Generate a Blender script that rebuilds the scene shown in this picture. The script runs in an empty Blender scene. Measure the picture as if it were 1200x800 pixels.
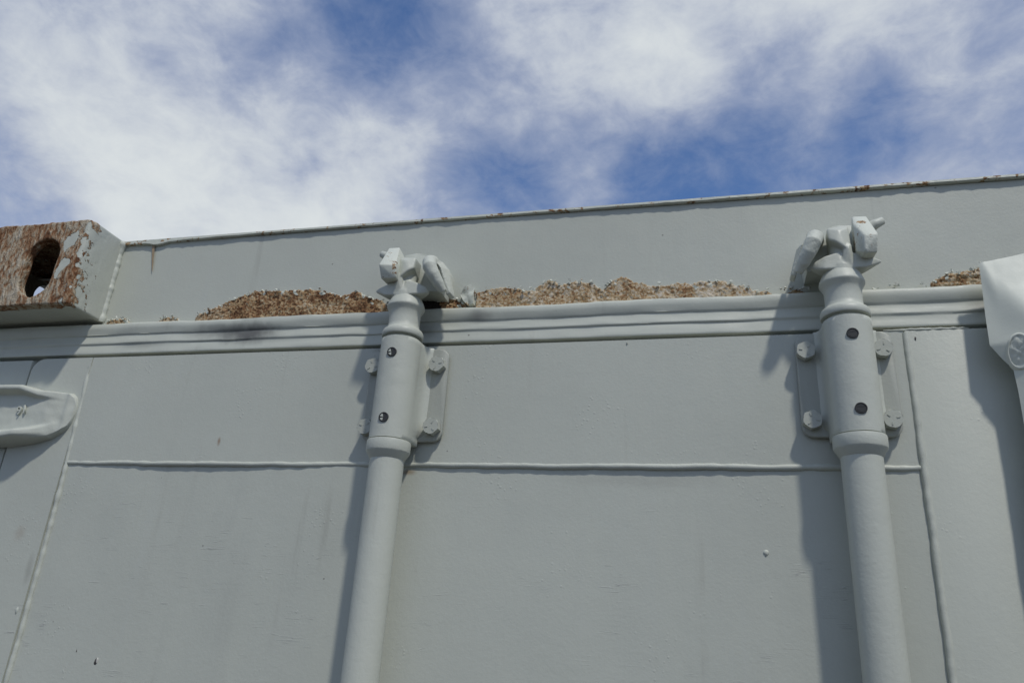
import bpy, bmesh, math, random
from mathutils import Vector, Matrix, noise as mn

random.seed(7)
SC = bpy.context.scene
ROOT = SC.collection
CAM_H = 2.11          # height of the phone above the ground; wall heights below are measured from it

# ------------------------------------------------------------------ camera
cam_d = bpy.data.cameras.new('camera')
cam_d.sensor_width = 36.0
cam_d.lens = 890 / 1200 * 36
cam_d.clip_start = 0.01
cam_d.clip_end = 20000
cam = bpy.data.objects.new('camera', cam_d)
ROOT.objects.link(cam)
RX = Vector((0.9701584, 0.2349067, 0.0600954))
UP = Vector((0.0326885, -0.3722918, 0.9275399))
BK = Vector((0.2402583, -0.8978963, -0.3688608))
m = Matrix((RX, UP, BK)).transposed().to_4x4()
m.translation = Vector((0, -0.74, CAM_H))
cam.matrix_world = m
SC.camera = cam

# ------------------------------------------------------------------ exposure
SC.view_settings.view_transform = 'Standard'
SC.view_settings.look = 'None'
SC.view_settings.exposure = 0.0
SC.view_settings.gamma = 1.0
SC.view_settings.use_curve_mapping = False

# ------------------------------------------------------------------ sun
SUN_DIR = Vector((0.76, -1.0, 1.88)).normalized()
sun_d = bpy.data.lights.new('sun', 'SUN')
sun_d.energy = 2.25
sun_d.angle = math.radians(3.2)
sun_d.color = (1.0, 0.965, 0.90)
sun = bpy.data.objects.new('sun', sun_d)
ROOT.objects.link(sun)
sun.rotation_euler = SUN_DIR.to_track_quat('Z', 'Y').to_euler()
sun.location = (3, -6, 12)
SUN_EL = math.asin(SUN_DIR.z)
SUN_ROT = math.atan2(SUN_DIR.x, SUN_DIR.y)


# ------------------------------------------------------------------ node helper
class NT:
    def __init__(self, tree):
        self.t = tree

    def n(self, kind, **kw):
        nd = self.t.nodes.new(kind)
        ins = kw.pop('ins', {})
        for k, v in kw.items():
            setattr(nd, k, v)
        for k, v in ins.items():
            self.put(nd.inputs[k], v)
        return nd

    def put(self, sock, v):
        if isinstance(v, bpy.types.NodeSocket):
            self.t.links.new(v, sock)
        else:
            sock.default_value = v

    def math(self, op, a, b=0.0, c=None, clamp=False):
        nd = self.n('ShaderNodeMath', operation=op, use_clamp=clamp)
        self.put(nd.inputs[0], a)
        self.put(nd.inputs[1], b)
        if c is not None:
            self.put(nd.inputs[2], c)
        return nd.outputs[0]

    def rng(self, v, a, b, c=0.0, d=1.0, smooth=True):
        nd = self.n('ShaderNodeMapRange', interpolation_type='SMOOTHSTEP' if smooth else 'LINEAR')
        for i, x in enumerate((v, a, b, c, d)):
            self.put(nd.inputs[i], x)
        return nd.outputs[0]

    def mix(self, f, a, b, mode='MIX'):
        nd = self.n('ShaderNodeMix', data_type='RGBA', blend_type=mode)
        self.put(nd.inputs[0], f)
        for s, v in ((nd.inputs[6], a), (nd.inputs[7], b)):
            self.put(s, v if isinstance(v, bpy.types.NodeSocket) else (*v, 1.0))
        return nd.outputs[2]

    def noise(self, vec, scale, detail=4, rough=0.55, dist=0.0):
        nd = self.n('ShaderNodeTexNoise', ins={'Vector': vec, 'Scale': scale, 'Detail': detail,
                                               'Roughness': rough, 'Distortion': dist})
        return nd.outputs['Fac']

    def mapping(self, vec, scale, rot=(0, 0, 0), loc=(0, 0, 0)):
        nd = self.n('ShaderNodeMapping', ins={'Vector': vec, 'Scale': scale, 'Rotation': rot, 'Location': loc})
        return nd.outputs[0]

    def vor(self, vec, scale, feature='F1', out='Distance'):
        nd = self.n('ShaderNodeTexVoronoi', feature=feature, ins={'Vector': vec, 'Scale': scale})
        return nd.outputs[out]

    def ramp(self, fac, stops):
        nd = self.n('ShaderNodeValToRGB', ins={'Fac': fac})
        cr = nd.color_ramp
        while len(cr.elements) < len(stops):
            cr.elements.new(0.5)
        for e, (p, c) in zip(cr.elements, stops):
            e.position = p
            e.color = (*c, 1.0)
        return nd.outputs['Color']


# ------------------------------------------------------------------ sky: Nishita with broken cloud
world = bpy.data.worlds.new('World')
SC.world = world
world.use_nodes = True
wt = world.node_tree
wt.nodes.clear()
W = NT(wt)
sky = W.n('ShaderNodeTexSky', sky_type='NISHITA', sun_disc=False, sun_elevation=SUN_EL, sun_rotation=SUN_ROT,
          altitude=0.0, air_density=1.0, dust_density=0.2, ozone_density=4.0)
tc = W.n('ShaderNodeTexCoord')
dirv = W.n('ShaderNodeVectorMath', operation='NORMALIZE', ins={0: tc.outputs['Generated']}).outputs[0]
# cloud banks: direction, cosine of angular radius, how much cloud (or clear sky) is there
BANKS = [(-0.596, 0.628, 0.500, 0.9495, 0.48), (-0.556, 0.678, 0.481, 0.9793, 0.32), (-0.386, 0.768, 0.510, 0.9915, 0.25),
         (-0.378, 0.685, 0.623, 0.9934, 0.20), (-0.311, 0.771, 0.556, 0.9929, 0.15), (-0.212, 0.699, 0.683, 0.9879, 0.18),
         (-0.110, 0.727, 0.678, 0.9700, 0.24), (0.050, 0.740, 0.671, 0.9821, 0.25), (0.161, 0.725, 0.670, 0.9897, 0.30),
         (-0.054, 0.793, 0.607, 0.9932, 0.15), (0.253, 0.712, 0.655, 0.9893, 0.20), (0.282, 0.781, 0.558, 0.9947, 0.15),
         (-0.645, 0.511, 0.567, 0.9833, 0.12), (-0.475, 0.649, 0.594, 0.9925, -0.50), (-0.325, 0.642, 0.694, 0.9913, -0.55),
         (-0.402, 0.624, 0.670, 0.9958, -0.20), (-0.233, 0.761, 0.605, 0.9942, -0.20), (0.088, 0.817, 0.571, 0.9830, -0.45),
         (0.232, 0.766, 0.599, 0.9934, -0.20), (-0.100, 0.827, 0.553, 0.9901, -0.35), (-0.730, 0.556, 0.398, 0.9939, -0.30),
         (-0.252, 0.812, 0.526, 0.9927, -0.40), (-0.528, 0.565, 0.634, 0.9932, -0.25), (0.006, 0.845, 0.535, 0.9918, -0.30)]
warp = W.n('ShaderNodeTexNoise', ins={'Vector': dirv, 'Scale': 5.0, 'Detail': 5.0, 'Roughness': 0.55})
wv = W.n('ShaderNodeVectorMath', operation='SUBTRACT', ins={0: warp.outputs['Color'], 1: (0.5, 0.5, 0.5)}).outputs[0]
wv = W.n('ShaderNodeVectorMath', operation='SCALE', ins={0: wv, 'Scale': 0.16}).outputs[0]
dw = W.n('ShaderNodeVectorMath', operation='ADD', ins={0: dirv, 1: wv}).outputs[0]
dw = W.n('ShaderNodeVectorMath', operation='NORMALIZE', ins={0: dw}).outputs[0]
dens = 0.66
for bx, by, bz, cr, amp in BANKS:
    dt = W.n('ShaderNodeVectorMath', operation='DOT_PRODUCT', ins={0: dw, 1: (bx, by, bz)}).outputs['Value']
    dens = W.math('ADD', dens, W.rng(dt, cr, 1.0, 0.0, amp))
n1 = W.noise(dirv, 3.2, 9, 0.55, 0.12)
n2 = W.noise(W.mapping(dirv, (1.0, 1.0, 1.6), (0, 0.5, 0)), 14.0, 9, 0.62, 0.25)
dens = W.math('ADD', dens, W.math('MULTIPLY', W.math('SUBTRACT', n1, 0.5), 1.1))
dens = W.math('ADD', dens, W.math('MULTIPLY', W.math('SUBTRACT', n2, 0.5), 1.25))
cover = W.rng(dens, -0.16, 1.14)
white = W.rng(dens, 0.56, 1.72)
cloud = W.mix(white, (3.85, 4.35, 5.6), (7.1, 7.5, 7.6))
blue = W.mix(1.0, sky.outputs[0], (0.88, 1.05, 1.26), 'MULTIPLY')
skymix = W.mix(W.math('MULTIPLY', cover, 0.97), blue, cloud)
bg = W.n('ShaderNodeBackground', ins={'Color': skymix, 'Strength': 0.1})
out = W.n('ShaderNodeOutputWorld', ins={'Surface': bg.outputs[0]})


# ------------------------------------------------------------------ materials
def new_mat(name):
    mt = bpy.data.materials.new(name)
    mt.use_nodes = True
    t = mt.node_tree
    t.nodes.clear()
    N = NT(t)
    bs = N.n('ShaderNodeBsdfPrincipled')
    N.n('ShaderNodeOutputMaterial', ins={'Surface': bs.outputs[0]})
    co = N.n('ShaderNodeNewGeometry').outputs['Position']
    return mt, N, bs, co


def bump_chain(N, bs, items):
    prev = None
    for h, strength, dist in items:
        b = N.n('ShaderNodeBump', ins={'Height': h, 'Strength': strength, 'Distance': dist})
        if prev is not None:
            N.put(b.inputs['Normal'], prev)
        prev = b.outputs[0]
    N.put(bs.inputs['Normal'], prev)


PAINT = (0.462, 0.480, 0.420)


def paint_nodes(N, co, tint=1.0, chips=0.5):
    c = tuple(v * tint for v in PAINT)
    big = N.noise(co, 3.5, 5, 0.55)
    mid = N.noise(N.mapping(co, (22, 22, 5)), 1.0, 5, 0.6)
    col = N.mix(N.rng(big, 0.3, 0.7), tuple(v * 0.955 for v in c), tuple(v * 1.045 for v in c))
    col = N.mix(N.rng(mid, 0.35, 0.75, 0.0, 0.22), col, tuple(v * q for v, q in zip(c, (1.12, 1.11, 1.08))))
    grime = N.noise(N.mapping(co, (9, 9, 2.2)), 1.0, 6, 0.62, 0.4)
    col = N.mix(N.rng(grime, 0.56, 0.80, 0.0, 0.24), col, (0.27, 0.275, 0.255))
    # sparse pin-prick chips down to primer
    cell = N.vor(co, 42.0)
    pick = N.noise(co, 17.0, 2, 0.5)
    spot = N.math('MULTIPLY', N.rng(cell, 0.030, 0.055, 1.0, 0.0), N.rng(pick, 0.56, 0.62))
    col = N.mix(N.math('MULTIPLY', spot, chips), col, (0.085, 0.075, 0.065))
    return col, spot


def make_paint(name, tint=1.0, chips=0.6, peel=1.0, scratches=False, rough=0.46, stains=()):
    mt, N, bs, co = new_mat(name)
    col, spot = paint_nodes(N, co, tint, chips)
    if stains:
        rag = N.n('ShaderNodeTexNoise', ins={'Vector': co, 'Scale': 45.0, 'Detail': 5.0, 'Roughness': 0.6}).outputs['Color']
        rag = N.n('ShaderNodeVectorMath', operation='SUBTRACT', ins={0: rag, 1: (0.5, 0.5, 0.5)}).outputs[0]
    for sx, sz, rx, rz, amt, sc in stains:
        d = N.n('ShaderNodeVectorMath', operation='SUBTRACT', ins={0: co, 1: (sx, 0.0, sz + CAM_H)}).outputs[0]
        d = N.n('ShaderNodeVectorMath', operation='MULTIPLY', ins={0: d, 1: (1.0 / rx, 0.0, 1.0 / rz)}).outputs[0]
        d = N.n('ShaderNodeVectorMath', operation='ADD', ins={0: d, 1: rag}).outputs[0]
        d = N.n('ShaderNodeVectorMath', operation='LENGTH', ins={0: d}).outputs['Value']
        col = N.mix(N.rng(d, 1.15, 0.10, 0.0, amt), col, sc)
    fine = N.noise(co, 330.0, 4, 0.6)
    med = N.noise(co, 60.0, 4, 0.5)
    brush = N.noise(N.mapping(co, (260, 260, 9)), 1.0, 3, 0.5)
    run = N.noise(N.mapping(co, (75, 75, 1.3)), 1.0, 3, 0.5)
    col = N.mix(N.rng(run, 0.56, 0.74, 0.0, 0.16), col, (0.47, 0.49, 0.45))
    dirt = N.math('MULTIPLY', N.rng(N.noise(N.mapping(co, (48, 48, 3.0), (0, 0, 0), (4, 4, 4)), 1.0, 5, 0.6), 0.58, 0.78), N.rng(N.noise(co, 6.0, 3, 0.6), 0.42, 0.62))
    col = N.mix(N.math('MULTIPLY', dirt, 0.30), col, (0.215, 0.20, 0.165))
    bumps = [(med, 0.06 * peel, 0.004), (fine, 0.15 * peel, 0.0011), (brush, 0.06 * peel, 0.001)]
    if scratches:
        sep = N.n('ShaderNodeSeparateXYZ', ins={'Vector': co}).outputs
        low = N.math('MULTIPLY', N.rng(sep[2], CAM_H + 0.17, CAM_H + 0.05), N.rng(N.noise(co, 8.0, 2, 0.5), 0.48, 0.60))
        lines = None
        for k, (ang, off) in enumerate(((0.05, 0.0), (-0.25, 3.0), (1.0, 7.0), (0.55, 11.0))):
            v = N.mapping(co, (5, 5, 150), (0, ang, 0), (off, off, off))
            ln = N.math('ABSOLUTE', N.math('SUBTRACT', N.noise(v, 1.0, 2, 0.4, 0.8), 0.5))
            ln = N.rng(ln, 0.0, 0.012, 1.0, 0.0)
            brk = N.rng(N.noise(N.mapping(co, (30, 30, 45), (0, 0, 0), (off * 3, 0, 1)), 1.0, 1, 0.5), 0.60, 0.66)
            ln = N.math('MULTIPLY', ln, brk)
            lines = ln if lines is None else N.math('MAXIMUM', lines, ln)
        lines = N.math('MULTIPLY', lines, low)
        col = N.mix(N.math('MULTIPLY', lines, 0.4), col, (0.30, 0.30, 0.29))
        pim = N.math('MULTIPLY', N.rng(N.vor(co, 190.0), 0.10, 0.28, 1.0, 0.0),
                     N.rng(N.noise(co, 11.0, 3, 0.6), 0.55, 0.66))
        bumps += [(lines, 0.3, 0.0008), (pim, 0.22, 0.0010)]
    bumps.append((spot, -0.4, 0.001))
    N.put(bs.inputs['Base Color'], col)
    N.put(bs.inputs['Roughness'], N.rng(med, 0.3, 0.7, rough - 0.06, rough + 0.08, False))
    bs.inputs['Specular IOR Level'].default_value = 0.42
    bump_chain(N, bs, bumps)
    return mt


M_PAINT = make_paint('grey_paint')
M_DOOR = make_paint('grey_door_paint', 1.0, 0.8, 1.0, True, stains=(
    (-0.7720, 0.085, 0.010, 0.012, 0.22, (0.23, 0.13, 0.065)), (-0.535, 0.193, 0.0025, 0.006, 0.7, (0.23, 0.13, 0.065)),
    (-0.302, 0.160, 0.010, 0.004, 0.7, (0.25, 0.17, 0.09)), (-0.745, 0.045, 0.006, 0.02, 0.3, (0.15, 0.14, 0.12)),
    (-0.06, 0.155, 0.09, 0.010, 0.20, (0.20, 0.19, 0.17)), (-0.345, 0.300, 0.02, 0.006, 0.6, (0.10, 0.10, 0.095))))
M_CAST = make_paint('grey_cast_paint', 1.05, 0.5, 1.5)
SOOT, RUSTY = (0.10, 0.10, 0.095), (0.23, 0.13, 0.065)
M_PLATE = make_paint('grey_plate_paint', 0.78, 0.7, 1.2)
M_BOLT = make_paint('grey_bolt_paint', 0.90, 0.9, 1.2)
M_SEAL = make_paint('grey_painted_rubber', 1.06, 0.7, 0.7, rough=0.5, stains=(
    (-0.525, 0.3270, 0.050, 0.018, 0.92, SOOT), (-0.56, 0.332, 0.070, 0.012, 0.50, SOOT), (-0.30, 0.325, 0.020, 0.016, 0.45, SOOT),
    (-0.238, 0.338, 0.020, 0.010, 0.6, SOOT), (0.262, 0.325, 0.020, 0.018, 0.45, SOOT), (-0.68, 0.318, 0.04, 0.010, 0.30, SOOT)))
M_FLAP = make_paint('pale_painted_rubber', 1.28, 0.2, 0.6, rough=0.5)


def rust_colour(N, co, brown):
    cells = N.vor(co, 430.0, out='Color')
    cv = N.n('ShaderNodeSeparateColor', ins={'Color': cells}).outputs[0]
    fine = N.noise(co, 900.0, 3, 0.6)
    big = N.noise(co, 45.0, 4, 0.6)
    v = N.math('ADD', N.math('MULTIPLY', cv, 0.34), N.math('MULTIPLY', fine, 0.66))
    v = N.math('ADD', v, N.math('MULTIPLY', N.math('SUBTRACT', big, 0.5), 0.7))
    v = N.math('ADD', v, 0.06 - 0.20 * brown)
    return N.ramp(v, [(0.18, (0.075, 0.038, 0.020)), (0.34, (0.205, 0.104, 0.050)), (0.48, (0.335, 0.220, 0.112)),
                      (0.62, (0.45, 0.360, 0.230)), (0.80, (0.56, 0.50, 0.41))])


def make_rust(name, brown):
    mt, N, bs, co = new_mat(name)
    rc = rust_colour(N, co, brown)
    if brown > 0.3:        # the heart of the brown patch is redder, its left end bleached
        sep = N.n('ShaderNodeSeparateXYZ', ins={'Vector': co}).outputs
        rc = N.mix(N.math('MULTIPLY', N.rng(sep[0], -0.575, -0.53), N.rng(N.noise(co, 38.0, 4, 0.6), 0.40, 0.60)), rc, rust_colour(N, co, 0.95))
        rc = N.mix(N.math('MULTIPLY', N.rng(sep[0], -0.555, -0.60), 0.6), rc, rust_colour(N, co, -0.3))
    pc, spot = paint_nodes(N, co, 1.1, 0.3)
    at = N.n('ShaderNodeAttribute', attribute_name='paint', attribute_type='GEOMETRY').outputs['Fac']
    mk = N.rng(N.math('ADD', at, N.math('MULTIPLY', N.math('SUBTRACT', N.noise(co, 420.0, 3, 0.6), 0.5), 0.6)), 0.45, 0.55)
    N.put(bs.inputs['Base Color'], N.mix(mk, rc, pc))
    N.put(bs.inputs['Roughness'], N.rng(mk, 0, 1, 0.9, 0.5, False))
    bs.inputs['Specular IOR Level'].default_value = 0.2
    bump_chain(N, bs, [(N.noise(co, 600.0, 4, 0.65), 0.5, 0.0012)])
    return mt


M_RUST_BROWN = make_rust('brown_rust', 0.7)
M_RUST_PALE = make_rust('pale_flaky_rust', -0.15)


def make_edge_rust(name, lo, hi, tint=1.12):
    """Paint with rust breaking through along a worn edge."""
    mt, N, bs, co = new_mat(name)
    pc, spot = paint_nodes(N, co, tint, 0.4)
    rc = rust_colour(N, co, 0.7)
    mask = N.math('ADD', N.math('MULTIPLY', N.noise(co, 44.0, 5, 0.65), 0.65), N.math('MULTIPLY', N.noise(co, 170.0, 4, 0.6), 0.35))
    mk = N.rng(mask, lo, hi)
    N.put(bs.inputs['Base Color'], N.mix(mk, pc, rc))
    N.put(bs.inputs['Roughness'], N.rng(mk, 0, 1, 0.5, 0.9, False))
    bs.inputs['Specular IOR Level'].default_value = 0.3
    bump_chain(N, bs, [(N.noise(co, 260.0, 4, 0.6), 0.4, 0.0015), (mk, -0.4, 0.0008)])
    return mt


M_LIP = make_edge_rust('rusty_lip_paint', 0.535, 0.58)
M_ARM = make_edge_rust('worn_arm_paint', 0.615, 0.65)
M_KEEPER = make_edge_rust('worn_keeper_paint', 0.575, 0.61, 1.26)


def make_casting_mat():
    mt, N, bs, co = new_mat('rusty_casting_paint')
    at = N.n('ShaderNodeAttribute', attribute_name='rust', attribute_type='GEOMETRY').outputs['Fac']
    rough = N.math('SUBTRACT', N.noise(co, 130.0, 4, 0.6), 0.5)
    mk = N.rng(N.math('ADD', at, N.math('MULTIPLY', rough, 0.9)), 0.42, 0.50)
    pc, spot = paint_nodes(N, co, 1.0, 0.4)
    # vertical scale and pitting: streaks run down the face, leaning a little
    st = N.noise(N.mapping(co, (200, 200, 84), (0, 0.16, 0)), 1.0, 5, 0.62, 0.3)
    st2 = N.noise(N.mapping(co, (30, 30, 14)), 1.0, 4, 0.6)
    v = N.math('ADD', N.math('MULTIPLY', st, 0.66), N.math('MULTIPLY', st2, 0.49))
    rc = N.ramp(v, [(0.38, (0.070, 0.030, 0.015)), (0.505, (0.205, 0.094, 0.042)), (0.57, (0.34, 0.215, 0.125)),
                    (0.635, (0.46, 0.395, 0.290)), (0.81, (0.55, 0.49, 0.40))])
    N.put(bs.inputs['Base Color'], N.mix(mk, pc, rc))
    N.put(bs.inputs['Roughness'], N.rng(mk, 0, 1, 0.5, 0.92, False))
    bs.inputs['Specular IOR Level'].default_value = 0.25
    stb = N.math('MULTIPLY', st, mk)
    bump_chain(N, bs, [(stb, 0.9, 0.007), (N.noise(co, 400.0, 4, 0.6), 0.25, 0.0012), (mk, -0.5, 0.001)])
    return mt


M_CASTING = make_casting_mat()


def simple(name, col, rough, bump=0.2, scale=200.0, metal=0.0):
    mt, N, bs, co = new_mat(name)
    v = N.noise(co, scale * 0.3, 4, 0.6)
    N.put(bs.inputs['Base Color'], N.mix(v, tuple(c * 0.8 for c in col), tuple(c * 1.2 for c in col)))
    bs.inputs['Roughness'].default_value = rough
    bs.inputs['Metallic'].default_value = metal
    bump_chain(N, bs, [(N.noise(co, scale, 4, 0.6), bump, 0.001)])
    return mt


M_PAINTED_SHADE = simple('painted_black_shade', (0.022, 0.018, 0.016), 0.9)  # near-black colour standing in for shade under the left keeper's arm
M_DARK = simple('bare_dark_steel', (0.028, 0.030, 0.031), 0.7)
M_CHIP = simple('bare_primer_chip', (0.07, 0.065, 0.06), 0.7)
M_PALECHIP = simple('pale_paint_dab', (0.55, 0.54, 0.50), 0.6)
M_ROOF = simple('grey_roof_paint', PAINT, 0.5)
M_STAIN = simple('rust_stain', (0.33, 0.245, 0.15), 0.6)


def make_ground():
    mt, N, bs, co = new_mat('yard_gravel')
    v = N.noise(co, 0.6, 6, 0.6)
    g = N.vor(co, 38.0, out='Color')
    gv = N.n('ShaderNodeSeparateColor', ins={'Color': g}).outputs[0]
    base = N.mix(v, (0.062, 0.056, 0.048), (0.092, 0.084, 0.072))
    N.put(bs.inputs['Base Color'], N.mix(N.math('MULTIPLY', gv, 0.5), base, (0.11, 0.10, 0.09)))
    bs.inputs['Roughness'].default_value = 0.95
    bump_chain(N, bs, [(N.vor(co, 38.0), 0.7, 0.03)])
    return mt


M_GROUND = make_ground()


# ------------------------------------------------------------------ object helpers
def Wp(x, y, z):  # most wall positions were back-projected from image pixels at assumed depths
    """Wall coordinates (height measured from the camera) to world."""
    return Vector((x, y, z + CAM_H))


def thing(name, label, cat, loc, group=None):
    o = bpy.data.objects.new(name, None)
    o.empty_display_size = 0.05
    ROOT.objects.link(o)
    o.location = loc
    o['label'] = label
    o['category'] = cat
    o['kind'] = 'thing'
    if group:
        o['group'] = group
    return o


def world_loc(o):
    v = Vector((0, 0, 0))
    while o is not None:
        v += o.location
        o = o.parent
    return v


def link_mesh(name, me, mat, parent=None, at=None, label=None, kind=None, smooth=True):
    """at: the world point the mesh is measured from (its vertices are in world space when None)."""
    o = bpy.data.objects.new(name, me)
    if at is None:                       # move the origin to the middle of the piece
        if len(me.vertices):
            c = Vector((0, 0, 0))
            for v in me.vertices:
                c += v.co
            at = c / len(me.vertices)
            me.transform(Matrix.Translation(-at))
        else:
            at = Vector((0, 0, 0))
    if mat is not None and not me.materials:
        me.materials.append(mat)
    if smooth:
        for p in me.polygons:
            p.use_smooth = True
    ROOT.objects.link(o)
    if parent is not None:
        o.parent = parent
        o.location = at - world_loc(parent)
    else:
        o.location = at
    if label:
        o['label'] = label
    if kind:
        o['kind'] = kind
    return o


def from_bm(name, bm, mat, parent=None, sharp=35, **kw):
    bmesh.ops.recalc_face_normals(bm, faces=bm.faces)
    for e in bm.edges:
        if len(e.link_faces) == 2 and e.calc_face_angle(0) > math.radians(sharp):
            e.smooth = False
    me = bpy.data.meshes.new(name)
    bm.to_mesh(me)
    bm.free()
    return link_mesh(name, me, mat, parent, **kw)


def box(bm, x0, x1, y0, y1, z0, z1, bev=0.0, seg=2):
    vs = [bm.verts.new((x, y, z + CAM_H)) for x in (x0, x1) for y in (y0, y1) for z in (z0, z1)]
    idx = ((0, 1, 3, 2), (4, 6, 7, 5), (0, 4, 5, 1), (2, 3, 7, 6), (0, 2, 6, 4), (1, 5, 7, 3))
    fs = [bm.faces.new([vs[i] for i in f]) for f in idx]
    if bev > 0:
        es = list({e for f in fs for e in f.edges})
        bmesh.ops.bevel(bm, geom=es, offset=bev, segments=seg, profile=0.5, affect='EDGES')
    return bm


def hull(bm, pts):
    vs = [bm.verts.new(Wp(*p)) for p in pts]
    r = bmesh.ops.convex_hull(bm, input=vs)
    junk = [g for g in r['geom_unused'] + r['geom_interior'] if isinstance(g, bmesh.types.BMVert)]
    if junk:
        bmesh.ops.delete(bm, geom=list(set(junk)), context='VERTS')


def hull_round(bm, pts, r, seg=3):
    """A convex forged lump with its edges rounded over by r."""
    t = bmesh.new()
    hull(t, pts)
    bmesh.ops.dissolve_limit(t, angle_limit=math.radians(6), verts=t.verts[:], edges=t.edges[:])
    bmesh.ops.bevel(t, geom=t.edges[:], offset=r, segments=seg, profile=0.5, affect='EDGES', clamp_overlap=True)
    me = bpy.data.meshes.new('temporary')
    t.to_mesh(me)
    t.free()
    bm.from_mesh(me)
    bpy.data.meshes.remove(me)


def ball(bm, c, r, sx=1, sy=1, sz=1, u=14, v=9):
    mt = Matrix.Translation(Wp(*c)) @ Matrix.Diagonal((sx, sy, sz, 1))
    bmesh.ops.create_uvsphere(bm, u_segments=u, v_segments=v, radius=r, matrix=mt)


def lathe(bm, cx, cy, prof, n=40, wob=0.0, seed=0.0):
    """Profile (radius, height) turned about the vertical at (cx, cy), closed at both ends."""
    rings = []
    for r, z in prof:
        ring = []
        for i in range(n):
            a = 2 * math.pi * i / n
            rr = r * (1 + wob * mn.noise(Vector((math.cos(a) * 1.5 + seed, math.sin(a) * 1.5, z * 60))))
            ring.append(bm.verts.new(Wp(cx + rr * math.cos(a), cy + rr * math.sin(a), z)))
        rings.append(ring)
    for a, b in zip(rings, rings[1:]):
        for i in range(n):
            j = (i + 1) % n
            bm.faces.new((a[i], a[j], b[j], b[i]))
    bm.faces.new(rings[0])
    bm.faces.new(rings[-1])


def tube(bm, pts, rad, n=10, flat=1.0):
    """Tube through wall points; rad is a number or one number per point."""
    P = [Wp(*p) for p in pts]
    R = rad if isinstance(rad, (list, tuple)) else [rad] * len(P)
    rings = []
    for i, p in enumerate(P):
        t = (P[min(i + 1, len(P) - 1)] - P[max(i - 1, 0)]).normalized()
        u = Vector((0, -1, 0))
        u = (u - t * u.dot(t))
        if u.length < 1e-4:
            u = Vector((0, 0, 1))
        u.normalize()
        w = t.cross(u)
        rings.append([bm.verts.new(p + R[i] * (u * math.cos(a) * flat + w * math.sin(a)))
                      for a in (2 * math.pi * k / n for k in range(n))])
    for a, b in zip(rings, rings[1:]):
        for i in range(n):
            j = (i + 1) % n
            bm.faces.new((a[i], a[j], b[j], b[i]))
    bm.faces.new(rings[0])
    bm.faces.new(rings[-1])


def evaluated(o, name):
    dg = bpy.context.evaluated_depsgraph_get()
    dg.update()
    me = bpy.data.meshes.new_from_object(o.evaluated_get(dg))
    me.name = name
    return me


def drop(o):
    me = o.data
    bpy.data.objects.remove(o, do_unlink=True)
    if me is not None and me.users == 0:
        bpy.data.meshes.remove(me)


def temp(bm):
    bmesh.ops.recalc_face_normals(bm, faces=bm.faces)
    me = bpy.data.meshes.new('temporary')
    bm.to_mesh(me)
    bm.free()
    o = bpy.data.objects.new('temporary', me)
    ROOT.objects.link(o)
    return o


def fused(bm, voxel, smooth_it=4, name='fused', fac=0.5):
    """Fuse overlapping lumps into one cast skin."""
    o = temp(bm)
    r = o.modifiers.new('r', 'REMESH')
    r.mode = 'VOXEL'
    r.voxel_size = voxel
    if smooth_it:
        s = o.modifiers.new('s', 'SMOOTH')
        s.iterations = smooth_it
        s.factor = fac
    me = evaluated(o, name)
    drop(o)
    return me


def roughen(me, amp, scale, seed=0.0):
    nrm = [v.normal.copy() for v in me.vertices]
    for v, nn in zip(me.vertices, nrm):
        v.co += nn * amp * mn.fractal(v.co * scale + Vector((seed, seed, seed)), 1.0, 2.0, 3)


def grid_slab(x0, x1, z0, z1, yf, depth, step, edge=0.0015):
    """A sheet facing the camera, its front following yf(x, z), with sides going back to depth."""
    bm = bmesh.new()
    nx = max(2, int((x1 - x0) / step))
    nz = max(2, int((z1 - z0) / step))
    g = []
    for j in range(nz + 1):
        z = z0 + (z1 - z0) * j / nz
        g.append([bm.verts.new(Wp(x0 + (x1 - x0) * i / nx, yf(x0 + (x1 - x0) * i / nx, z), z)) for i in range(nx + 1)])
    for j in range(nz):
        for i in range(nx):
            bm.faces.new((g[j][i], g[j][i + 1], g[j + 1][i + 1], g[j + 1][i]))
    loop = g[0][:] + [r[-1] for r in g[1:]] + g[-1][-2::-1] + [r[0] for r in g[-2:0:-1]]
    back = [bm.verts.new((v.co.x, depth, v.co.z)) for v in loop]
    n = len(loop)
    for i in range(n):
        j = (i + 1) % n
        bm.faces.new((loop[j], loop[i], back[i], back[j]))
    bm.faces.new(back)
    return bm


def wave(x, z, amp=0.0006, sc=7.0, seed=0.0):
    return amp * mn.noise(Vector((x * sc + seed, z * sc * 0.7 + seed, seed)))


def interp(pts, x):
    if x <= pts[0][0]:
        return pts[0][1]
    for (a, b), (c, d) in zip(pts, pts[1:]):
        if x <= c:
            return b + (d - b) * (x - a) / max(c - a, 1e-9)
    return pts[-1][1]


def sstep(a, b, x):
    t = min(1.0, max(0.0, (x - a) / (b - a)))
    return t * t * (3 - 2 * t)


# ------------------------------------------------------------------ ground
bm = bmesh.new()
S = 4000
gv = [bm.verts.new((x, y, 0)) for x, y in ((-S, -S), (S, -S), (S, S), (-S, S))]
bm.faces.new(gv)
ground = from_bm('ground', bm, M_GROUND, kind='structure')

# ------------------------------------------------------------------ the container body
GZ = -CAM_H                 # ground, in wall heights
CX0, CX1 = -0.960, 1.496    # outer faces of the corner castings
HX0, HX1 = -0.753, CX0 + CX1 + 0.753    # header between them
box_thing = thing('shipping_container', 'grey painted steel shipping container with rust along its top beam', 'shipping container',
                  Vector((0.29, 0.0, 0.0)))

# header beam: a flat plate between the castings
hb = from_bm('header_beam', grid_slab(HX0, HX1, 0.3105, 0.4675, lambda x, z: 0.012 + wave(x, z, 0.0012, 4.0, 2.0), 0.05, 0.014),
             M_PAINT, box_thing)

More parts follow.
